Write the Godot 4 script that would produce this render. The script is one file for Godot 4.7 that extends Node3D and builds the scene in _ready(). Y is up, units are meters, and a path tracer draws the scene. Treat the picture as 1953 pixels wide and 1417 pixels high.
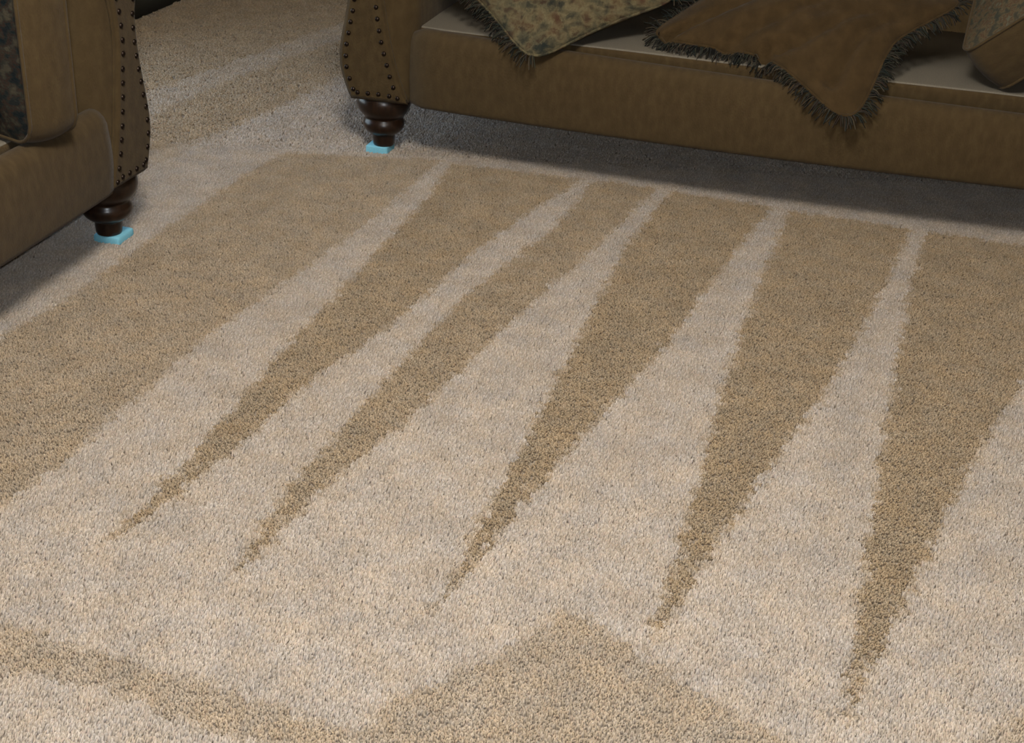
extends Node3D
# A living room just after carpet cleaning: beige cut-pile carpet with wand strokes,
# a brown sofa and loveseat with nailhead arms, their feet set on light blue foam blocks.

const ROOM_YAW := -14.1                                     # the furniture and the walls share this turn
const SOFA_AT := Vector3(-0.475, 0.0, -4.448)               # below the left front foot of the sofa
const LOVE_AT := Vector3(-1.150, 0.0, -3.548)               # below the far front foot of the loveseat
var X := Vector3.ZERO
var Z := Vector3.ZERO
var rng := RandomNumberGenerator.new()
var used := {}
var M := {}

func _ready():
	X = Vector3(1, 0, 0).rotated(Vector3.UP, deg_to_rad(ROOM_YAW))
	Z = Vector3(0, 0, 1).rotated(Vector3.UP, deg_to_rad(ROOM_YAW))
	rng.seed = 20417

	# ---- camera
	var cam := Camera3D.new()
	cam.name = "camera"
	cam.fov = rad_to_deg(2.0 * atan(708.5 / 2600.0))
	cam.near = 0.02
	add_child(cam)
	cam.position = Vector3(0, 1.5, 0)
	cam.basis = Basis(Vector3.RIGHT, deg_to_rad(-27.6)) * Basis(Vector3.BACK, deg_to_rad(3.0))
	cam.current = true

	# ---- sky, exposure
	var we := WorldEnvironment.new()
	we.name = "environment"
	var env := Environment.new()
	var sky := Sky.new()
	var sm := ProceduralSkyMaterial.new()
	sm.sky_top_color = Color(0.58, 0.68, 0.80)
	sm.sky_horizon_color = Color(0.84, 0.90, 0.91)
	sm.ground_bottom_color = Color(0.62, 0.64, 0.62)
	sm.ground_horizon_color = Color(0.80, 0.81, 0.78)
	sm.sky_energy_multiplier = 1.0
	sky.sky_material = sm
	env.sky = sky
	env.background_mode = Environment.BG_SKY
	env.background_energy_multiplier = 6.0
	env.tonemap_mode = Environment.TONE_MAPPER_LINEAR
	env.tonemap_exposure = 1.13
	env.sdfgi_enabled = true
	env.ssao_enabled = true
	env.ssil_enabled = true
	we.environment = env
	add_child(we)

	materials()
	# ---- lamps: the dome on the ceiling over the carpet, and the flash beside the lens (its glints sit on the feet)
	ceiling_lamp(SOFA_AT + X * 1.05 + Z * 2.80 + Vector3(0, 3.1, 0), 4.9)
	camera_flash(2.7)

	room()
	carpet()
	sofa()
	loveseat()
	soft_things()
	foam_blocks()

# ------------------------------------------------------------------ helpers
func numbered(called: String) -> String:
	if not used.has(called):
		used[called] = 0
		return called
	used[called] += 1
	return "%s_%03d" % [called, used[called]]

func thing(called: String, label: String, category: String, xf: Transform3D, group := "") -> Node3D:
	var o := Node3D.new()
	o.name = numbered(called)
	add_child(o, true)
	o.transform = xf
	tag(o, label, category, group)
	return o

func tag(o: Node3D, label: String, category: String, group := ""):
	o.set_meta("label", label)
	o.set_meta("category", category)
	if group != "":
		o.set_meta("group", group)

func put(called: String, mesh: Mesh, mat: Material, parent: Node) -> MeshInstance3D:
	var o := MeshInstance3D.new()
	o.name = called
	o.mesh = mesh
	o.material_override = mat
	parent.add_child(o, true)
	return o

func structure(called: String, mesh: Mesh, mat: Material, xf: Transform3D, label: String) -> MeshInstance3D:
	var o := put(called, mesh, mat, self)
	o.transform = xf
	o.set_meta("kind", "structure")
	o.set_meta("label", label)
	o.set_meta("category", called.split("_")[0])
	return o

func room_xf(sx: float, y: float, sz: float) -> Transform3D:   # a place in the room's own directions, from the sofa's left foot
	return Transform3D(Basis(Vector3.UP, deg_to_rad(ROOM_YAW)), SOFA_AT + X * sx + Z * sz + Vector3(0, y, 0))

func smooth2(p: Array, steps: int, closed: bool) -> Array:
	var out := []
	var n := p.size()
	for i in (n if closed else n - 1):
		var a: Vector2 = p[(i - 1 + n) % n] if closed or i > 0 else p[0]
		var b: Vector2 = p[i]
		var c: Vector2 = p[(i + 1) % n]
		var d: Vector2 = p[(i + 2) % n] if closed or i + 2 < n else p[n - 1]
		for k in steps:
			out.append(b.cubic_interpolate(c, a, d, float(k) / steps))
	if not closed:
		out.append(p[n - 1])
	return out

func inset(p: Array, d: float) -> Array:                     # a closed outline drawn in by d
	var out := []
	var n := p.size()
	var area := 0.0
	for i in n:
		var u: Vector2 = p[i]
		area += u.cross(p[(i + 1) % n])
	for i in n:
		var t: Vector2 = (p[(i + 1) % n] - p[(i - 1 + n) % n]).normalized()
		out.append(p[i] + Vector2(-t.y, t.x) * d * signf(area))
	return out

func at_z(p: Array, z: float) -> Array:
	return p.map(func(v): return Vector3(v.x, v.y, z))

func quads(st: SurfaceTool, rings: Array, closed: bool):     # rings of points joined by smooth quads
	st.set_smooth_group(0)
	var m: int = rings[0].size()
	for i in rings.size() - 1:
		for j in (m if closed else m - 1):
			var k := (j + 1) % m
			for v in [rings[i][j], rings[i + 1][j], rings[i + 1][k], rings[i][j], rings[i + 1][k], rings[i][k]]:
				st.add_vertex(v)

func cap(st: SurfaceTool, ring: Array, plane: String):
	st.set_smooth_group(-1)
	var flat := PackedVector2Array()
	for v in ring:
		flat.append(Vector2(v.x, v.y) if plane == "xy" else (Vector2(v.z, v.y) if plane == "zy" else Vector2(v.x, v.z)))
	for i in Geometry2D.triangulate_polygon(flat):
		st.add_vertex(ring[i])

func done(st: SurfaceTool) -> ArrayMesh:
	st.index()
	st.generate_normals()
	return st.commit()

func begin() -> SurfaceTool:
	var st := SurfaceTool.new()
	st.begin(Mesh.PRIMITIVE_TRIANGLES)
	return st

func lathe(profile: Array, n: int) -> ArrayMesh:
	var st := begin()
	var rings := []
	for v in profile:
		var ring := []
		for k in n:
			ring.append(Vector3(v.x * cos(TAU * k / n), v.y, v.x * sin(TAU * k / n)))
		rings.append(ring)
	quads(st, rings, true)
	return done(st)

func tube(st: SurfaceTool, path: Array, r: float, closed: bool, sides := 8):
	var rings := []
	var n := path.size()
	for i in n:
		var a: Vector3 = path[(i - 1 + n) % n] if closed or i > 0 else path[i]
		var b: Vector3 = path[(i + 1) % n] if closed or i < n - 1 else path[i]
		var t := (b - a).normalized()
		var u := t.cross(Vector3.UP if absf(t.y) < 0.9 else Vector3.RIGHT).normalized()
		var w := t.cross(u)
		var ring := []
		for k in sides:
			ring.append(path[i] + (u * cos(TAU * k / sides) + w * sin(TAU * k / sides)) * r)
		rings.append(ring)
	if closed:
		rings.append(rings[0])
	quads(st, rings, true)

func rounded_box(size: Vector3, r: float, crown := Vector3.ZERO, n := 14) -> ArrayMesh:
	# a box with rounded edges; crown swells each pair of faces outwards in the middle
	var st := begin()
	st.set_smooth_group(0)
	var h := size * 0.5
	for ax in 3:
		for s: float in [-1.0, 1.0]:
			var pts := []
			for i in n + 1:
				var row := []
				for j in n + 1:
					var a := -cos(PI * i / n)
					var b := -cos(PI * j / n)
					var c := Vector3.ZERO
					c[ax] = s
					c[(ax + 1) % 3] = a
					c[(ax + 2) % 3] = b
					var p := Vector3(c.x * h.x, c.y * h.y, c.z * h.z)
					var core := p.clamp(-(h - Vector3.ONE * r), h - Vector3.ONE * r)
					var q := core + (p - core).normalized() * r
					q.x += signf(q.x) * crown.x * absf(q.x) / h.x * (1.0 - pow(q.y / h.y, 2)) * (1.0 - pow(q.z / h.z, 2))
					q.y += signf(q.y) * crown.y * absf(q.y) / h.y * (1.0 - pow(q.x / h.x, 2)) * (1.0 - pow(q.z / h.z, 2))
					q.z += signf(q.z) * crown.z * absf(q.z) / h.z * (1.0 - pow(q.x / h.x, 2)) * (1.0 - pow(q.y / h.y, 2))
					row.append(q)
				pts.append(row)
			if s < 0:
				pts.reverse()
			quads(st, pts, false)
	return done(st)

func slab(size: Vector3) -> BoxMesh:
	var b := BoxMesh.new()
	b.size = size
	return b

# ------------------------------------------------------------------ materials
func noise(freq: float, seed_: int, octaves := 4, type := FastNoiseLite.TYPE_SIMPLEX_SMOOTH) -> FastNoiseLite:
	var n := FastNoiseLite.new()
	n.seed = seed_
	n.frequency = freq
	n.noise_type = type
	n.fractal_octaves = octaves
	return n

func noise_tex(freq: float, seed_: int, stops: Array, colors: Array, octaves := 4, type := FastNoiseLite.TYPE_SIMPLEX_SMOOTH, size := 512) -> NoiseTexture2D:
	var t := NoiseTexture2D.new()
	t.width = size
	t.height = size
	t.seamless = true
	t.noise = noise(freq, seed_, octaves, type)
	var g := Gradient.new()
	g.offsets = PackedFloat32Array(stops)
	g.colors = PackedColorArray(colors)
	t.color_ramp = g
	return t

func bump_tex(freq: float, seed_: int, strength: float) -> NoiseTexture2D:
	var t := NoiseTexture2D.new()
	t.width = 512
	t.height = 512
	t.seamless = true
	t.as_normal_map = true
	t.bump_strength = strength
	t.noise = noise(freq, seed_, 3)
	return t

func cloth(tex: Texture2D, scale: Vector3, rough := 0.95, sheen := 0.0) -> StandardMaterial3D:
	var m := StandardMaterial3D.new()
	m.albedo_texture = tex
	m.roughness = rough
	m.metallic_specular = 0.2
	m.uv1_triplanar = true
	m.uv1_scale = scale
	m.normal_enabled = true
	m.normal_texture = bump_tex(0.12, 71, 3.0)
	m.normal_scale = 0.35
	if sheen > 0.0:
		m.rim_enabled = true
		m.rim = sheen
		m.rim_tint = 0.7
	return m

func plain(c: Color, rough: float, metal := 0.0) -> StandardMaterial3D:
	var m := StandardMaterial3D.new()
	m.albedo_color = c
	m.roughness = rough
	m.metallic = metal
	return m

func materials():
	var velvet := noise_tex(0.02, 3, [0.2, 0.42, 0.58, 0.8], [Color8(68, 55, 35), Color8(72, 58, 38), Color8(74, 60, 39), Color8(78, 64, 42)], 5)
	M.velvet = cloth(velvet, Vector3(3.2, 1.5, 3.2), 0.95, 0.15)
	var dark_velvet := noise_tex(0.015, 8, [0.2, 0.5, 0.8], [Color8(58, 45, 27), Color8(66, 51, 31), Color8(74, 58, 36)], 5)
	M.pillow_velvet = cloth(dark_velvet, Vector3(2.4, 2.4, 2.4), 0.95, 0.15)
	# printed and woven patterns: blots of a few dull dyes, drawn out like leaves
	var blots := noise_tex(0.016, 15, [0.22, 0.34, 0.45, 0.54, 0.66, 0.80],
		[Color8(38, 42, 39), Color8(62, 60, 48), Color8(88, 79, 58), Color8(112, 103, 78), Color8(94, 82, 58), Color8(72, 50, 38)], 6)
	blots.noise.domain_warp_enabled = true
	blots.noise.domain_warp_amplitude = 40.0
	blots.noise.domain_warp_frequency = 0.02
	M.floral = cloth(blots, Vector3(2.0, 2.6, 2.0))
	M.tapestry = cloth(noise_tex(0.022, 23, [0.28, 0.40, 0.50, 0.60, 0.75],
		[Color8(24, 32, 36), Color8(40, 44, 42), Color8(58, 42, 36), Color8(52, 52, 46), Color8(76, 70, 58)], 5), Vector3(2.0, 2.4, 2.0))
	M.leafy = cloth(noise_tex(0.022, 31, [0.25, 0.40, 0.50, 0.62, 0.78],
		[Color8(56, 58, 50), Color8(78, 70, 54), Color8(96, 84, 62), Color8(80, 60, 44), Color8(92, 92, 76)], 5), Vector3(2.2, 2.6, 2.2))
	M.dark_green = cloth(noise_tex(0.03, 37, [0.2, 0.8], [Color8(28, 36, 32), Color8(48, 56, 50)]), Vector3(3, 3, 3))
	M.deck = cloth(noise_tex(0.1, 41, [0.2, 0.8], [Color8(112, 105, 93), Color8(126, 119, 106)]), Vector3(4, 4, 4), 0.7)
	M.dust = plain(Color8(36, 33, 30), 1.0)
	# turned feet: dark stained wood under varnish
	var wood := noise_tex(0.02, 52, [0.2, 0.5, 0.8], [Color8(26, 15, 9), Color8(36, 22, 13), Color8(47, 29, 18)], 4)
	M.wood = plain(Color.WHITE, 0.30)
	M.wood.albedo_texture = wood
	M.wood.uv1_triplanar = true
	M.wood.uv1_scale = Vector3(8, 1.6, 8)
	M.nail = plain(Color8(46, 36, 30), 0.30, 0.8)
	M.foam = plain(Color.WHITE, 0.9)
	M.foam.albedo_texture = noise_tex(0.2, 61, [0.2, 0.8], [Color8(122, 192, 214), Color8(140, 208, 228)], 3, FastNoiseLite.TYPE_CELLULAR, 256)
	M.foam.uv1_triplanar = true
	M.foam.uv1_scale = Vector3(6, 6, 6)
	M.wall = plain(Color8(118, 104, 86), 0.9)
	M.ceiling = plain(Color8(170, 164, 154), 0.95)
	M.trim = plain(Color8(52, 54, 48), 0.5)
	M.frame = plain(Color8(225, 222, 212), 0.5)
	M.glass = plain(Color(0.95, 0.98, 1.0, 0.08), 0.02)
	M.glass.transparency = BaseMaterial3D.TRANSPARENCY_ALPHA
	M.backing = plain(Color.WHITE, 1.0)
	M.backing.albedo_texture = noise_tex(0.06, 81, [0.2, 0.8], [Color8(128, 116, 102), Color8(166, 152, 136)])
	M.backing.uv1_triplanar = true
	M.backing.uv1_world_triplanar = true
	M.backing.uv1_scale = Vector3(3, 3, 3)
	M.yarn = plain(Color.WHITE, 0.9)
	M.yarn.metallic_specular = 0.25
	M.yarn.vertex_color_use_as_albedo = true
	M.tassel = plain(Color.WHITE, 0.9)
	M.tassel.vertex_color_use_as_albedo = true
	M.dome = plain(Color(0.95, 0.92, 0.86), 0.4)
	M.dome.emission_enabled = true
	M.dome.emission = Color(1.0, 0.985, 0.955)
	M.dome.emission_energy_multiplier = 3.0
	M.flash = plain(Color(0.95, 0.95, 0.95), 0.3)
	M.flash.emission_enabled = true
	M.flash.emission = Color(0.94, 0.97, 1.0)
	M.flash.emission_energy_multiplier = 8.0
	M.metal = plain(Color8(120, 112, 100), 0.4, 0.8)
	M.black = plain(Color8(24, 24, 26), 0.5)

# ------------------------------------------------------------------ lamps
func ceiling_lamp(at: Vector3, energy: float):
	var t := thing("ceiling_lamp", "round frosted glass dome lamp fixed to the ceiling above the carpet", "lamp", Transform3D(Basis(), at))
	put("base", lathe([Vector2(0, 0.0), Vector2(0.26, 0.0), Vector2(0.27, -0.01), Vector2(0.27, -0.03), Vector2(0.0, -0.03)], 40), M.metal, t)
	put("shade", lathe([Vector2(0.26, -0.031), Vector2(0.252, -0.055), Vector2(0.215, -0.09), Vector2(0.13, -0.12), Vector2(0.0, -0.132)], 40), M.dome, t)
	var l := OmniLight3D.new()
	l.name = "glow"
	l.light_color = Color(1.0, 0.985, 0.955)
	l.light_energy = energy
	l.light_size = 0.26
	l.omni_range = 14.0
	l.omni_attenuation = 2.0
	l.shadow_enabled = true
	t.add_child(l)
	l.position = Vector3(0, -0.42, 0)

func camera_flash(energy: float):
	var at := Vector3(-0.04, 1.53, 0.05)
	var t := thing("camera_flash", "small white flash window of the camera that took the picture", "flash", Transform3D(Basis(Vector3.RIGHT, deg_to_rad(-27.6)), at))
	put("housing", rounded_box(Vector3(0.03, 0.022, 0.02), 0.004, Vector3.ZERO, 8), M.black, t)
	var w := put("flash_window", rounded_box(Vector3(0.022, 0.014, 0.004), 0.0015, Vector3.ZERO, 8), M.flash, t)
	w.position = Vector3(0, 0, -0.012)
	var l := OmniLight3D.new()
	l.name = "flash_light"
	l.light_color = Color(0.94, 0.97, 1.0)
	l.light_energy = energy
	l.light_size = 0.012
	l.omni_range = 14.0
	l.omni_attenuation = 2.0
	l.shadow_enabled = true
	t.add_child(l)
	l.position = Vector3(0, 0, -0.04)

# ------------------------------------------------------------------ room
func room():
	# inside of the room: sx -1.66 .. 4.4, sz -3.4 .. 5.8, height 3.1
	var x0 := -1.66
	var x1 := 4.4
	var z0 := -3.4
	var z1 := 5.8
	var hgt := 3.1
	var cx := (x0 + x1) / 2
	var cz := (z0 + z1) / 2
	structure("ceiling", slab(Vector3(x1 - x0 + 0.4, 0.15, z1 - z0 + 0.4)), M.ceiling, room_xf(cx, hgt + 0.075, cz), "plain off-white ceiling above the room")
	structure("wall_back", slab(Vector3(x1 - x0 + 0.4, hgt + 0.15, 0.15)), M.wall, room_xf(cx, hgt / 2 - 0.075, z0 - 0.075), "tan painted wall far behind the sofa")
	structure("wall_front", slab(Vector3(x1 - x0 + 0.4, hgt + 0.15, 0.15)), M.wall, room_xf(cx, hgt / 2 - 0.075, z1 + 0.075), "tan painted wall behind the camera")
	structure("wall_right", slab(Vector3(0.15, hgt + 0.15, z1 - z0)), M.wall, room_xf(x1 + 0.075, hgt / 2 - 0.075, cz), "tan painted wall at the right of the sofa")
	# left wall with a tall glass window opposite the gap between loveseat and sofa
	var w0 := -0.55
	var w1 := 0.75
	var sill := 0.06
	var head := 2.1
	var parts := begin()
	for r in [[z0, w0, -0.15, hgt], [w1, z1, -0.15, hgt], [w0, w1, head, hgt], [w0, w1, -0.15, sill]]:
		parts.append_from(slab(Vector3(0.15, r[3] - r[2], r[1] - r[0])), 0, Transform3D(Basis(), Vector3(0, (r[2] + r[3]) / 2, (r[0] + r[1]) / 2)))
	structure("wall_left", parts.commit(), M.wall, room_xf(x0 - 0.075, 0, 0), "tan painted wall behind the loveseat with a tall window opening")
	var fr := begin()
	for r in [[w0, w0 + 0.05, sill, head], [w1 - 0.05, w1, sill, head], [w0, w1, sill, sill + 0.05], [w0, w1, head - 0.05, head], [-0.075, -0.025, sill, head]]:
		fr.append_from(slab(Vector3(0.06, r[3] - r[2], r[1] - r[0])), 0, Transform3D(Basis(), Vector3(0, (r[2] + r[3]) / 2, (r[0] + r[1]) / 2)))
	var win := structure("window_1", fr.commit(), M.frame, room_xf(x0 - 0.07, 0, 0), "tall white framed window in the left wall")
	for r in [[w0 + 0.05, -0.075], [-0.025, w1 - 0.05]]:
		var pane := put("pane", slab(Vector3(0.006, head - sill - 0.1, r[1] - r[0])), M.glass, win)
		pane.position = Vector3(0, (head + sill) / 2, (r[0] + r[1]) / 2)
	for r in [["baseboard_left", z0, w0 - 0.02, "dark baseboard along the left wall beyond the window, at the top left"], ["baseboard_left_near", w1 + 0.02, z1, "dark baseboard along the left wall behind the loveseat"]]:
		var b := begin()
		var ring0 := []
		var ring1 := []
		for v in [Vector2(0, 0), Vector2(0.016, 0), Vector2(0.016, 0.10), Vector2(0.012, 0.115), Vector2(0.006, 0.122), Vector2(0, 0.124)]:
			ring0.append(Vector3(v.x, v.y, r[1]))
			ring1.append(Vector3(v.x, v.y, r[2]))
		quads(b, [ring0, ring1], true)
		cap(b, ring0, "xy")
		cap(b, ring1, "xy")
		structure(r[0], done(b), M.trim, room_xf(x0, -0.008, 0), r[3])

# ------------------------------------------------------------------ carpet
# Wand strokes and other dark areas of pile laid towards the lens: strength, then ground outline x, z, x, z ...
func strokes() -> Array:
	return [
		[1.0, [0.56, -1.68, 0.64, -1.97, 0.74, -2.33, 0.89, -2.83, 1.10, -3.53, 1.25, -3.95, 1.71, -3.81, 1.58, -3.52, 1.24, -2.95, 0.99, -2.52, 0.76, -2.07, 0.63, -1.82]],
		[1.0, [0.25, -1.85, 0.33, -2.15, 0.39, -2.39, 0.47, -2.74, 0.59, -3.20, 0.69, -3.55, 0.85, -4.07, 1.21, -3.96, 0.89, -3.17, 0.72, -2.81, 0.52, -2.41, 0.36, -2.07]],
		[1.0, [-0.13, -1.91, -0.06, -2.15, -0.00, -2.42, 0.06, -2.65, 0.16, -3.08, 0.31, -3.69, 0.48, -4.19, 0.80, -4.09, 0.63, -3.69, 0.38, -3.05, 0.26, -2.79, 0.12, -2.49, -0.00, -2.21, -0.07, -2.04]],
		[0.9, [-0.50, -2.00, -0.46, -2.21, -0.41, -2.42, -0.34, -2.65, -0.24, -2.98, -0.12, -3.34, 0.11, -3.83, 0.23, -4.24, 0.28, -4.25, 0.44, -4.20, 0.21, -3.64, -0.02, -3.12, -0.16, -2.77, -0.27, -2.52, -0.36, -2.34, -0.43, -2.16, -0.47, -2.03]],
		[0.95, [-0.75, -2.07, -0.68, -2.34, -0.62, -2.62, -0.55, -2.94, -0.51, -3.12, -0.43, -3.44, -0.32, -3.90, -0.24, -4.35, 0.20, -4.26, -0.09, -3.68, -0.25, -3.25, -0.34, -3.02, -0.46, -2.79, -0.55, -2.51, -0.66, -2.25]],
		[0.75, [-0.80, -4.37, -0.27, -4.38, -0.45, -3.77, -0.58, -3.41, -0.75, -2.97, -0.84, -2.62, -0.91, -2.37, -1.01, -2.11, -1.22, -2.30, -1.33, -2.69, -1.23, -2.92, -1.14, -3.17, -1.01, -3.69, -0.89, -4.12]],
		[0.55, [0.13, -1.97, 0.01, -1.84, -0.10, -1.75, -0.17, -1.71, -0.20, -1.58, 0.13, -1.53, 0.51, -1.63, 0.31, -1.78, 0.21, -1.90]],
		[0.55, [-0.92, -1.87, -0.67, -1.79, -0.44, -1.71, -0.29, -1.65, -0.18, -1.63, -0.24, -1.57, -0.42, -1.60, -0.65, -1.70, -0.86, -1.73]],
		[0.5, [0.91, -1.78, 0.82, -1.72, 0.76, -1.65, 0.88, -1.65]],
		[0.85, [-1.23, -4.32, -1.05, -4.55, -0.87, -5.00, -0.71, -5.44, -0.72, -6.05, -0.97, -5.60, -1.18, -5.12, -1.33, -4.69]],  # darker band of pile left of the sofa
		[0.9, [-1.82, -5.73, -1.70, -6.93, -0.72, -7.45, -0.84, -6.23, -1.14, -5.58, -1.39, -5.02, -1.48, -4.92]],
		[0.4, [-1.78, -5.31, -1.75, -7.18, -0.65, -7.91, -0.68, -6.06, -0.72, -5.28, -1.05, -4.52, -1.19, -4.15, -1.33, -4.56]]]

func tuft_patch() -> ArrayMesh:                              # 16 cut yarn ends on a 14 mm square
	var st := begin()
	var dice := RandomNumberGenerator.new()
	dice.seed = 7
	var tones := [Vector3(1.0, 1.0, 1.0), Vector3(1.18, 1.16, 1.14), Vector3(0.89, 0.86, 0.81), Vector3(1.1, 1.02, 0.98), Vector3(0.85, 0.84, 0.85), Vector3(1.02, 1.0, 0.93), Vector3(1.06, 0.97, 0.95)]
	for i in 4:
		for j in 4:
			var c := Vector3((i - 1.5) * 0.0035 + dice.randf_range(-0.001, 0.001), -0.009, (j - 1.5) * 0.0035 + dice.randf_range(-0.001, 0.001))
			var tilt := Vector3(dice.randf_range(-0.003, 0.003), 0, dice.randf_range(-0.003, 0.003))
			var top := 0.009 + dice.randf_range(-0.0018, 0.0014)
			var tone: Vector3 = tones[dice.randi() % tones.size()] * 0.78
			var turn := dice.randf() * TAU
			var rings := []
			for v in [[0.0, 0.0016], [0.55, 0.0021], [0.9, 0.0017], [1.0, 0.0006]]:
				var ring := []
				for k in 4:
					var a: float = turn + TAU * k / 4 + v[0] * 0.9
					ring.append(c + tilt * v[0] + Vector3(cos(a) * v[1], top * v[0], sin(a) * v[1]))
				rings.append(ring)
			st.set_color(Color(tone.x, tone.y, tone.z))
			quads(st, rings, true)
			cap(st, rings[3], "xz")
	return done(st)

func carpet():
	var fx := 6.06
	var fz := 9.2
	var fl := structure("floor", slab(Vector3(fx + 0.4, 0.15, fz + 0.4)), M.backing, room_xf(1.37, -0.083, 1.2), "beige cut pile carpet with light and dark wand strokes fanning toward the sofa")
	fl.set_meta("category", "carpet")
	var polys := []
	for s in strokes():
		var p := PackedVector2Array()
		for k in s[1].size() / 2:
			p.append(Vector2(s[1][2 * k], s[1][2 * k + 1]))
		var box := Rect2(p[0], Vector2.ZERO)
		for v in p:
			box = box.expand(v)
		polys.append([s[0], p, box.grow(0.05)])
	var ragged := noise(14.0, 5, 3)
	var mottle := noise(7.0, 6, 4)
	var hue := noise(11.0, 7, 2)
	var xfs := []
	var cols := []
	# besides the real lean, the shade of the strokes is put into the tuft colours
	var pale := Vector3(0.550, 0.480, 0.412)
	var shade_tint := Vector3(0.470, 0.370, 0.254)
	# fine patches where the strokes are, larger ones over the rest of the room
	var spots := []
	var z := -0.8
	while z > -7.6:
		var near: bool = z > -4.4
		var step := 0.0135 if near else 0.024
		var half := 0.36 * -z + 0.45
		var x := -half
		while x < half:
			spots.append([Vector2(x + rng.randf_range(-0.3, 0.3) * step, z + rng.randf_range(-0.3, 0.3) * step), 1.0 if near else 1.75])
			x += step
		z -= step
	z = -8.4
	while z < 2.8:
		var x := -4.0
		while x < 4.6:
			if not (z > -7.6 and z < -0.8 and absf(x) < 0.36 * -z + 0.45):
				spots.append([Vector2(x + rng.randf_range(-0.3, 0.3) * 0.024, z + rng.randf_range(-0.3, 0.3) * 0.024), 1.75])
			x += 0.024
		z += 0.024
	for spot in spots:
		var p: Vector2 = spot[0]
		var scale: float = spot[1]
		var rel := Vector3(p.x, 0, p.y) - SOFA_AT
		var sx := rel.dot(X)
		var sz := rel.dot(Z)
		if sx < -1.63 or sx > 4.37 or sz < -3.37 or sz > 5.77 or (sx > 0.0 and sx < 2.7 and sz < -0.62 and sz > -0.8):      # beyond the walls, deep under the sofa
			continue
		var q := p + Vector2(ragged.get_noise_2d(p.x, p.y), ragged.get_noise_2d(p.x + 40.0, p.y)) * 0.011
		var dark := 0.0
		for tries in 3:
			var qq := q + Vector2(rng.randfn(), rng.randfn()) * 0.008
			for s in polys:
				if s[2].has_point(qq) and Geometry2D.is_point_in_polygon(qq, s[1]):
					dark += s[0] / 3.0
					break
		var c := pale.lerp(shade_tint, dark) * (1.0 + 0.16 * mottle.get_noise_2d(p.x, p.y) + rng.randf_range(-0.05, 0.05))
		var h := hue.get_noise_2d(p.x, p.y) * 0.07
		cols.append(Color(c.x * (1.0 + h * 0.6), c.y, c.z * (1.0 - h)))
		var lean := Z * lerpf(-0.45, 0.35, dark) + X * 0.1
		var turn := Basis(Vector3.UP, rng.randf() * TAU)
		var b := Basis(turn.x * scale, Vector3(lean.x, rng.randf_range(0.88, 1.08), lean.z), turn.z * scale)
		xfs.append(Transform3D(b, Vector3(p.x, 0.0, p.y) + lean * 0.009))
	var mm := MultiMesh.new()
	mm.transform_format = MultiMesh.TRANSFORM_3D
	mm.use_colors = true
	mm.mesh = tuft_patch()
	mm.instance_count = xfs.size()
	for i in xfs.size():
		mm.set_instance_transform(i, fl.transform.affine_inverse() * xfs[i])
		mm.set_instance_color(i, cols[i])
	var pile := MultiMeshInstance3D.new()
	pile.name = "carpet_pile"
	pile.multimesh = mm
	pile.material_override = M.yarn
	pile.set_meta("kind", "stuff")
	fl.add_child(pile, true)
	print("tuft patches ", xfs.size())

# ------------------------------------------------------------------ sofa and loveseat
const SKIRT := 0.198

func arm_outline() -> Array:                                 # front panel of the arm on the left, x right, y up
	return [Vector2(-0.080, 0.198), Vector2(-0.099, 0.245), Vector2(-0.112, 0.29), Vector2(-0.116, 0.328), Vector2(-0.111, 0.38), Vector2(-0.098, 0.445), Vector2(-0.085, 0.515),
		Vector2(-0.079, 0.58), Vector2(-0.083, 0.64), Vector2(-0.104, 0.69), Vector2(-0.130, 0.735), Vector2(-0.138, 0.785), Vector2(-0.115, 0.835), Vector2(-0.065, 0.862),
		Vector2(-0.005, 0.86), Vector2(0.042, 0.83), Vector2(0.062, 0.78), Vector2(0.052, 0.725), Vector2(0.032, 0.68), Vector2(0.021, 0.62), Vector2(0.021, 0.56),
		Vector2(0.028, 0.515), Vector2(0.042, 0.43), Vector2(0.060, 0.346), Vector2(0.085, 0.265), Vector2(0.113, 0.199)]

func outline_ring(flip: float) -> Array:
	var p := smooth2(arm_outline(), 3, false)
	for i in range(1, 5):                                     # along the straight bottom edge back to the start
		p.append(p[-1].lerp(Vector2(-0.080, 0.198), 1.0 / (6 - i)))
	return p.map(func(v): return Vector2(v.x * flip, v.y))

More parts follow.
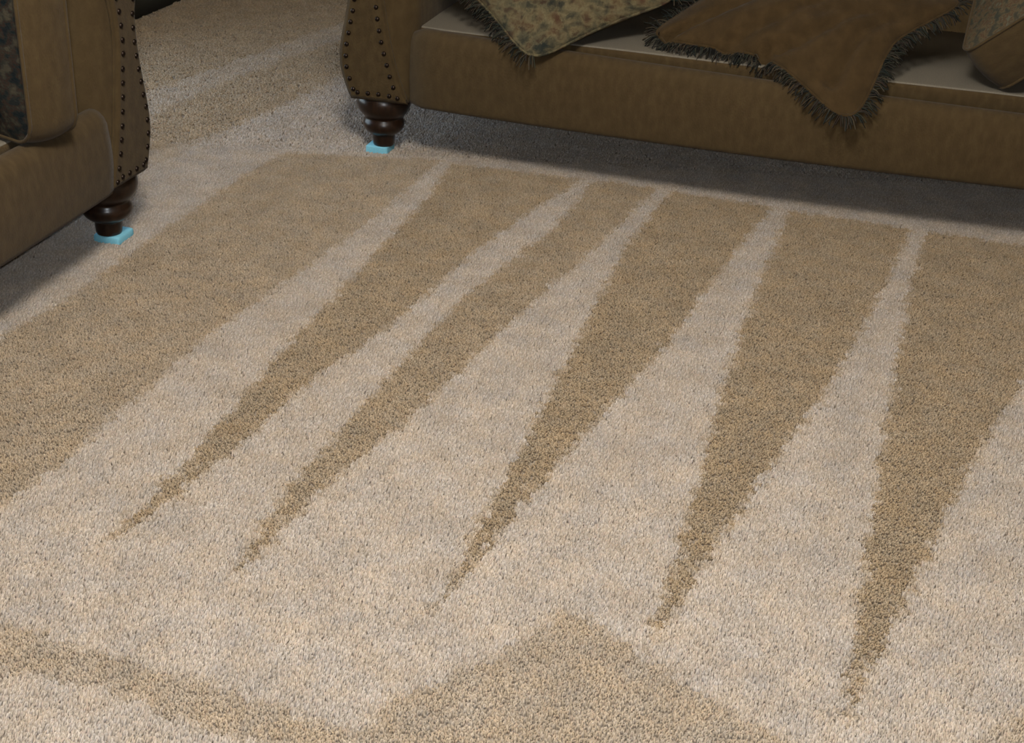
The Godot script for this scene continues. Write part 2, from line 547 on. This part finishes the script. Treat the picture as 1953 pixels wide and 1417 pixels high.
func make_arm(root: Node3D, at_x: float, flip: float, depth: float):
	var hold := Node3D.new()
	hold.name = "arm"
	root.add_child(hold, true)
	hold.position = Vector3(at_x, 0, 0)
	# the arm body: the same scroll, fuller on the inside where the padding meets the seat
	var body := []
	for v in arm_outline():
		var u: Vector2 = v
		if u.x > 0.0 and u.y < 0.75:
			u.x = maxf(u.x + 0.005, lerpf(0.124, 0.135, clampf((u.y - 0.2) / 0.15, 0, 1)) - maxf(0.0, u.y - 0.5) * 0.22)
		elif u.y > 0.21:
			u.x -= 0.006
		body.append(Vector2(u.x, maxf(u.y, SKIRT)))
	body = smooth2(body, 3, false)
	for i in range(1, 5):
		body.append(body[-1].lerp(body[0], 1.0 / (6 - i)))
	var panel := smooth2(arm_outline(), 3, false)
	for i in range(1, 5):
		panel.append(panel[-1].lerp(panel[0], 1.0 / (6 - i)))
	var rings := []
	for r in [[-depth, 0.0], [-0.3, 0.0], [0.02, 0.0], [0.045, 0.12], [0.066, 0.4], [0.080, 0.8], [0.086, 1.0]]:
		var ring := []
		for i in body.size():
			var v: Vector2 = body[i].lerp(panel[i], r[1])
			ring.append(Vector3(v.x * flip, v.y, r[0]))
		rings.append(ring)
	var st := begin()
	quads(st, rings, true)
	cap(st, rings[0], "xy")
	cap(st, rings[-1], "xy")
	put("arm_body", done(st), M.velvet, hold)
	# the flat front panel, a welt round it, and its row of nails
	var o := outline_ring(flip)
	st = begin()
	quads(st, [at_z(o, 0.084), at_z(o, 0.094), at_z(inset(o, 0.004), 0.099), at_z(inset(o, 0.010), 0.101)], true)
	cap(st, at_z(inset(o, 0.010), 0.101), "xy")
	put("front_panel", done(st), M.velvet, hold)
	st = begin()
	tube(st, at_z(inset(o, -0.001), 0.087), 0.0045, true, 6)
	put("welt", done(st), M.velvet, hold)
	var head := lathe([Vector2(0.0078, 0.0), Vector2(0.0076, 0.0018), Vector2(0.0062, 0.0042), Vector2(0.0036, 0.006), Vector2(0.0, 0.0066)], 12)
	var line := inset(o, 0.021)
	var total := 0.0
	for i in line.size():
		total += line[i].distance_to(line[(i + 1) % line.size()])
	var count := int(total / 0.0365)
	var gap := total / count
	var run := gap * 0.5
	var last := Vector2(9, 9)
	for i in line.size():
		var a: Vector2 = line[i]
		var b: Vector2 = line[(i + 1) % line.size()]
		var d := a.distance_to(b)
		while run < d:
			var c := a.lerp(b, run / d)
			run += gap
			if c.distance_to(last) < 0.026:
				continue
			last = c
			var n := put("nail_head", head, M.nail, hold)
			n.transform = Transform3D(Basis(Vector3.RIGHT, PI / 2) * Basis(Vector3.UP, rng.randf() * TAU), Vector3(c.x + rng.randf_range(-0.001, 0.001), c.y + rng.randf_range(-0.001, 0.001), 0.1005))
		run -= d

func make_foot(root: Node3D, mesh: Mesh, x: float, z: float):
	var f := put("foot", mesh, M.wood, root)
	f.position = Vector3(x, 0, z)

func foot_mesh() -> ArrayMesh:
	var p := smooth2([Vector2(0.060, 0.205), Vector2(0.078, 0.200), Vector2(0.088, 0.182), Vector2(0.0895, 0.163), Vector2(0.083, 0.143), Vector2(0.071, 0.127), Vector2(0.0635, 0.119),
		Vector2(0.0645, 0.112), Vector2(0.0685, 0.102), Vector2(0.069, 0.090), Vector2(0.062, 0.075), Vector2(0.048, 0.063), Vector2(0.0385, 0.058), Vector2(0.0375, 0.045), Vector2(0.036, 0.028), Vector2(0.034, 0.020)], 4, false)
	p.append(Vector2(0.0, 0.020))
	return lathe(p, 40)

func rail_front(x: float, length: float, bow: float) -> float:   # how far the front of the rail bows out
	var u := clampf((x - 0.12) / (length - 0.24), 0.0, 1.0)
	return 0.118 + bow * pow(sin(PI * u), 0.62)

func make_seat_frame(root: Node3D, length: float, depth: float, bow: float, sag: float, rail_top: float):
	# front rail: bowed, rounded over the top, with soft rolled ends
	var rings := []
	var n := 48
	for i in n + 1:
		var u := float(i) / n
		var x := lerpf(0.122, length - 0.122, u)
		var e := minf(x - 0.122, length - 0.122 - x)               # distance from the nearer end
		var soft := 1.0 - sqrt(maxf(0.0, 1.0 - pow(1.0 - minf(e / 0.035, 1.0), 2)))
		var zf := rail_front(x, length, bow) - 0.03 * soft
		var top := rail_top - sag * minf(x, 2.2) - 0.025 * soft
		var ring := []
		for v in [Vector2(-0.14, SKIRT + 0.01), Vector2(-0.012, SKIRT + 0.001), Vector2(-0.004, SKIRT + 0.004), Vector2(0.0, SKIRT + 0.016)]:
			ring.append(Vector3(x, v.y, zf + v.x))
		for k in 7:
			ring.append(Vector3(x, lerpf(SKIRT + 0.03, top - 0.055, k / 6.0), zf + 0.006 * sin(PI * k / 6.0)))
		for k in range(1, 10):
			var a := PI * k / 9.0
			ring.append(Vector3(x, top - 0.052 + 0.052 * sin(a), zf - 0.042 + 0.042 * cos(a)))
		ring.append(Vector3(x, top - 0.10, zf - 0.092))
		ring.append(Vector3(x, top - 0.12, zf - 0.14))
		rings.append(ring)
	var st := begin()
	quads(st, rings, true)
	cap(st, rings[0], "zy")
	cap(st, rings[n], "zy")
	put("front_rail", done(st), M.velvet, root)
	# seat deck: the pale lining under the cushions, standing a little behind and above the rail on a velvet border
	rings = []
	var lip := []
	for i in n + 1:
		var u := float(i) / n
		var x := lerpf(0.138, length - 0.138, u)
		var zf := rail_front(x, length, bow) - 0.090
		var top := rail_top - 0.014 + 0.012 * smoothstep(0.0, 0.3, u) * smoothstep(1.0, 0.7, u)
		lip.append([Vector3(x, 0.30, zf - 0.03), Vector3(x, 0.30, zf - 0.002), Vector3(x, top - 0.016, zf + 0.001), Vector3(x, top - 0.008, zf), Vector3(x, top - 0.004, zf - 0.004), Vector3(x, top - 0.010, zf - 0.03)])
		rings.append([Vector3(x, 0.31, -depth + 0.22), Vector3(x, 0.31, zf - 0.025), Vector3(x, top - 0.008, zf - 0.006), Vector3(x, top - 0.003, zf - 0.005), Vector3(x, top - 0.0005, zf - 0.009), Vector3(x, top, zf - 0.016),
			Vector3(x, top + 0.002, zf - 0.2), Vector3(x, top, -depth + 0.22)])
	st = begin()
	quads(st, rings, true)
	cap(st, rings[0], "zy")
	cap(st, rings[n], "zy")
	put("seat_deck", done(st), M.deck, root)
	st = begin()
	quads(st, lip, true)
	cap(st, lip[0], "zy")
	cap(st, lip[n], "zy")
	put("deck_border", done(st), M.velvet, root)
	var dust := put("underside", slab(Vector3(length - 0.2, 0.02, depth - 0.08)), M.dust, root)
	dust.position = Vector3(length / 2, SKIRT + 0.025, -depth / 2 + 0.03)
	# backrest with a rolled top
	rings = []
	for i in 25:
		var x := lerpf(0.05, length - 0.05, i / 24.0)
		var rise := 0.90 + 0.05 * sin(PI * i / 24.0)
		rings.append([Vector3(x, SKIRT, -depth), Vector3(x, rise - 0.12, -depth - 0.03), Vector3(x, rise - 0.03, -depth - 0.02), Vector3(x, rise, -depth + 0.04), Vector3(x, rise - 0.02, -depth + 0.10), Vector3(x, rise - 0.12, -depth + 0.14),
			Vector3(x, 0.62, -depth + 0.20), Vector3(x, 0.43, -depth + 0.23), Vector3(x, SKIRT, -depth + 0.22)])
	st = begin()
	quads(st, rings, true)
	cap(st, rings[0], "zy")
	cap(st, rings[24], "zy")
	put("backrest", done(st), M.velvet, root)

func sofa():
	var length := 2.7
	var depth := 0.88
	var t := thing("sofa", "long brown velvet sofa with bowed front rail and nailhead arm, across the top right", "sofa", Transform3D(Basis(Vector3.UP, deg_to_rad(ROOM_YAW)), SOFA_AT))
	make_seat_frame(t, length, depth, 0.068, 0.021, 0.454)
	make_arm(t, 0.0, 1.0, depth)
	make_arm(t, length, -1.0, depth)
	var f := foot_mesh()
	for p in [[0.0, 0.0], [length, 0.0], [0.0, -depth + 0.12], [length, -depth + 0.12]]:
		make_foot(t, f, p[0], p[1])

func loveseat():
	var length := 1.55
	var depth := 0.85
	var along := X.cross(Vector3.UP) * -1.0                   # from the near arm to the far arm
	var t := thing("loveseat", "brown velvet loveseat with nailhead arm, its far end in the top left corner", "loveseat",
		Transform3D(Basis(Vector3.UP, deg_to_rad(ROOM_YAW + 90.0)), LOVE_AT - along * length))
	make_seat_frame(t, length, depth, 0.012, 0.0, 0.428)
	make_arm(t, length - 0.015, -1.0, depth)
	make_arm(t, 0.0, 1.0, depth)
	var f := foot_mesh()
	for p in [[0.0, 0.0], [length, 0.0], [0.0, -depth + 0.12], [length, -depth + 0.12]]:
		make_foot(t, f, p[0], p[1])

# ------------------------------------------------------------------ pillows and cushions
func on_sofa(v: Vector3) -> Vector3:
	return v

func pillow(called: String, label: String, c: Array, thick: float, mat: Material, bend: Callable, seam_mat: Material, fringe: Array, bare_edges := 0) -> Node3D:
	# c: four corners a, b, c, d round the pillow in the sofa's directions; the cover swells between them
	var t := thing(called, label, "pillow", Transform3D(Basis(Vector3.UP, deg_to_rad(ROOM_YAW)), SOFA_AT))
	var n := 40
	var nrm: Vector3 = (c[1] - c[0]).cross(c[0] - c[3]).normalized()
	if nrm.y < 0.0:
		nrm = -nrm
	var crease := noise(3.2, called.length() * 7 + int(c[0].x * 100), 3)
	var top := []
	var low := []
	for i in n + 1:
		var rt := []
		var rl := []
		for j in n + 1:
			var u := 0.5 - 0.5 * cos(PI * i / n)
			var v := 0.5 - 0.5 * cos(PI * j / n)
			# edges of a stuffed square draw in between its corners
			var uu := u + (0.5 - u) * 0.10 * sin(PI * v)
			var vv := v + (0.5 - v) * 0.10 * sin(PI * u)
			var soft := 0.13 * pow(absf(2.0 * u - 1.0) * absf(2.0 * v - 1.0), 5.0)
			uu = lerpf(uu, 0.5, soft)
			vv = lerpf(vv, 0.5, soft)
			var p: Vector3 = c[0].lerp(c[1], uu).lerp(c[3].lerp(c[2], uu), vv)
			p = bend.call(p, u, v)
			var swell := pow(sin(PI * u) * sin(PI * v), 0.55)
			var fold := crease.get_noise_3d(p.x * 2.0, p.y * 2.0, p.z * 2.0) * 0.022 * sqrt(swell)
			rt.append(p + nrm * (swell * thick * 0.5 + fold))
			rl.append(p - nrm * (swell * thick * 0.5))
		top.append(rt)
		low.append(rl)
	low.reverse()
	var st := begin()
	quads(st, top, false)
	quads(st, low, false)
	put("cover", done(st), mat, t)
	low.reverse()
	# the corded seam, and the fringe sewn into it
	var edge := []
	for i in n:
		edge.append(top[i][0])
	for j in n:
		edge.append(top[n][j])
	for i in n:
		edge.append(top[n - i][n])
	for j in n:
		edge.append(top[0][n - j])
	st = begin()
	tube(st, edge, 0.005, true, 6)
	put("seam", done(st), seam_mat, t)
	if fringe.size() > 0:
		var mid: Vector3 = (c[0] + c[1] + c[2] + c[3]) / 4
		var fs := begin()
		for i in range(bare_edges * n, edge.size()):
			var a: Vector3 = edge[i]
			var b: Vector3 = edge[(i + 1) % edge.size()]
			var out: Vector3 = (b - a).cross(nrm).normalized()
			if out.dot(a - mid) < 0.0:
				out = -out
			for k in maxi(1, int(a.distance_to(b) / 0.0028)):
				var s := a.lerp(b, rng.randf())
				var ln := rng.randf_range(0.7, 1.15) * 0.047
				var dir := (out + Vector3(rng.randfn(), rng.randfn(), rng.randfn()) * 0.28 + Vector3.DOWN * rng.randf_range(0.1, 0.45)).normalized()
				var e := s + dir * ln
				e.y = maxf(e.y, 0.433) if e.z < 0.10 else e.y
				var m := s.lerp(e, 0.5) + Vector3.UP * 0.006 + Vector3(rng.randfn(), 0, rng.randfn()) * 0.002
				fs.set_color(fringe[rng.randi() % fringe.size()])
				tube(fs, [s, m, e], 0.0019, false, 3)
		var f := put("fringe", done(fs), M.tassel, t)
		f.set_meta("kind", "stuff")
	return t

func soft_things():
	var yarns := [Color(0.013, 0.014, 0.010), Color(0.026, 0.024, 0.014), Color(0.034, 0.023, 0.013), Color(0.060, 0.046, 0.025), Color(0.010, 0.012, 0.011), Color(0.022, 0.016, 0.010)]
	pillow("floral_pillow", "floral olive pillow with dark fringe, one corner pointing down over the sofa's front rail", [Vector3(0.555, 0.410, 0.245), Vector3(0.97, 0.59, -0.09), Vector3(0.58, 0.86, -0.40), Vector3(0.11, 0.62, -0.12)],
		0.20, M.floral, func(p, _u, _v): return p, M.floral, yarns, 1)
	pillow("velvet_pillow", "plain brown velvet pillow with fringe, a corner drooping over the sofa's front rail", [Vector3(0.84, 0.475, 0.02), Vector3(1.50, 0.47, 0.17), Vector3(1.83, 0.655, -0.20), Vector3(1.12, 0.70, -0.33)],
		0.13, M.pillow_velvet, func(p, u, v):
			var w: float = smoothstep(0.55, 1.0, u) * smoothstep(0.45, 0.0, v)
			var ridge := 0.0                                     # creases that run in from the drooping edge
			for k in [[0.58, 0.0, 0.80, 0.55, 0.024, 0.030], [0.40, 0.0, 0.62, 0.75, 0.030, 0.016], [0.10, 0.02, 0.30, 0.50, 0.026, 0.022], [0.84, 0.10, 0.88, 0.55, 0.022, 0.022]]:
				var a := Vector2(k[0], k[1])
				var b := Vector2(k[2], k[3])
				var near := Geometry2D.get_closest_point_to_segment(Vector2(u, v), a, b)
				ridge += k[5] * exp(-pow(near.distance_to(Vector2(u, v)) / k[4], 2.0)) * (1.0 - 0.8 * near.distance_to(a) / b.distance_to(a))
			return p + Vector3(0.03 * w, -0.105 * w - 1.25 * ridge, 0.105 * w - 0.8 * ridge), M.pillow_velvet, yarns)
	pillow("dark_pillow", "dark green pillow in shadow, wedged between the floral and the brown pillow", [Vector3(0.74, 0.50, -0.36), Vector3(1.12, 0.50, -0.42), Vector3(1.12, 0.82, -0.58), Vector3(0.74, 0.84, -0.54)],
		0.12, M.dark_green, func(p, _u, _v): return p, M.dark_green, [])
	# loose seat cushions stood up to dry: patterned faces, plain brown boxing
	box_cushion("seat_cushion", "upright patterned seat cushion with brown boxing standing on the loveseat", Vector3(0.130, 0.62, 0.56),
		Transform3D(Basis(Vector3.UP, deg_to_rad(56.0)) * Basis(Vector3.UP, 0.0), Vector3(-1.343, 0.746, -3.252)), M.tapestry)
	var n2 := Vector3(-0.30, -0.35, 0.88).normalized()        # the boxing looks to the front, the pattern up and to the left
	var ex := Vector3(0.60, 0.70, 0.40)
	ex = (ex - n2 * ex.dot(n2)).normalized()
	var n1 := n2.cross(ex)
	var low := Vector3(1.360, 0.447, -3.908)                   # its low corner, on the deck
	box_cushion("seat_cushion", "tilted leaf patterned seat cushion with brown boxing at the right edge of the sofa", Vector3(0.16, 0.56, 0.56),
		Transform3D(Basis(-n1, ex, n2), low + n1 * 0.08 + ex * 0.28 - n2 * 0.28), M.leafy)

func box_cushion(called: String, label: String, size: Vector3, xf: Transform3D, face_mat: Material):
	# size.x is the thickness; both broad faces carry the pattern, the edge all round is plain boxing
	var t := thing(called, label, "cushion", xf, "loose seat cushions with patterned faces")
	var body := begin()
	var rim := []
	var hy := size.y * 0.5
	var hz := size.z * 0.5
	var rc := 0.055
	for q in [[1, 1], [1, -1], [-1, -1], [-1, 1]]:
		for k in 9:
			var a: float = PI / 2 * k / 8.0
			var o := Vector2(sin(a), cos(a)) if q[0] * q[1] > 0 else Vector2(cos(a), sin(a))
			rim.append(Vector2(q[0] * (hz - rc + rc * o.x), q[1] * (hy - rc + rc * o.y)))
	var rings := []
	for k in 9:
		var s := -1.0 + k / 4.0
		var grow := 0.012 * (1.0 - s * s)
		rings.append(inset(rim, -grow).map(func(v): return Vector3(s * size.x * 0.5, v.y, v.x)))
	quads(body, rings, true)
	put("boxing", done(body), M.velvet, t)
	for s: float in [-1.0, 1.0]:
		var st := begin()
		var fr := []
		for k in 9:
			var f := k / 8.0
			var ring := []
			for v in rim:
				var p: Vector2 = v * (1.0 - f * 0.98)
				ring.append(Vector3(s * (size.x * 0.5 + 0.035 * sin(f * PI / 2)), p.y, p.x))
			fr.append(ring)
		quads(st, fr, true)
		put("patterned_face", done(st), face_mat, t)
		st = begin()
		tube(st, rim.map(func(v): return Vector3(s * size.x * 0.5, v.y, v.x)), 0.005, true, 6)
		put("piping", done(st), M.velvet, t)

# ------------------------------------------------------------------ foam blocks under the feet
func foam_blocks():
	var a := put("foam_block", rounded_box(Vector3(0.076, 0.028, 0.076), 0.003, Vector3.ZERO, 8), M.foam, self)
	a.name = numbered("foam_block")
	tag(a, "light blue foam block under the sofa's left front foot", "foam block", "foam blocks under the furniture feet")
	a.transform = room_xf(-0.012, 0.006, 0.002)
	var b := put("foam_block", rounded_box(Vector3(0.088, 0.028, 0.080), 0.008, Vector3.ZERO, 8), M.foam, self)
	b.name = numbered("foam_block")
	tag(b, "light blue foam block under the loveseat's far front foot", "foam block", "foam blocks under the furniture feet")
	b.transform = Transform3D(Basis(Vector3.UP, deg_to_rad(ROOM_YAW + 90.0)), LOVE_AT + Vector3(0.008, 0.006, -0.012))
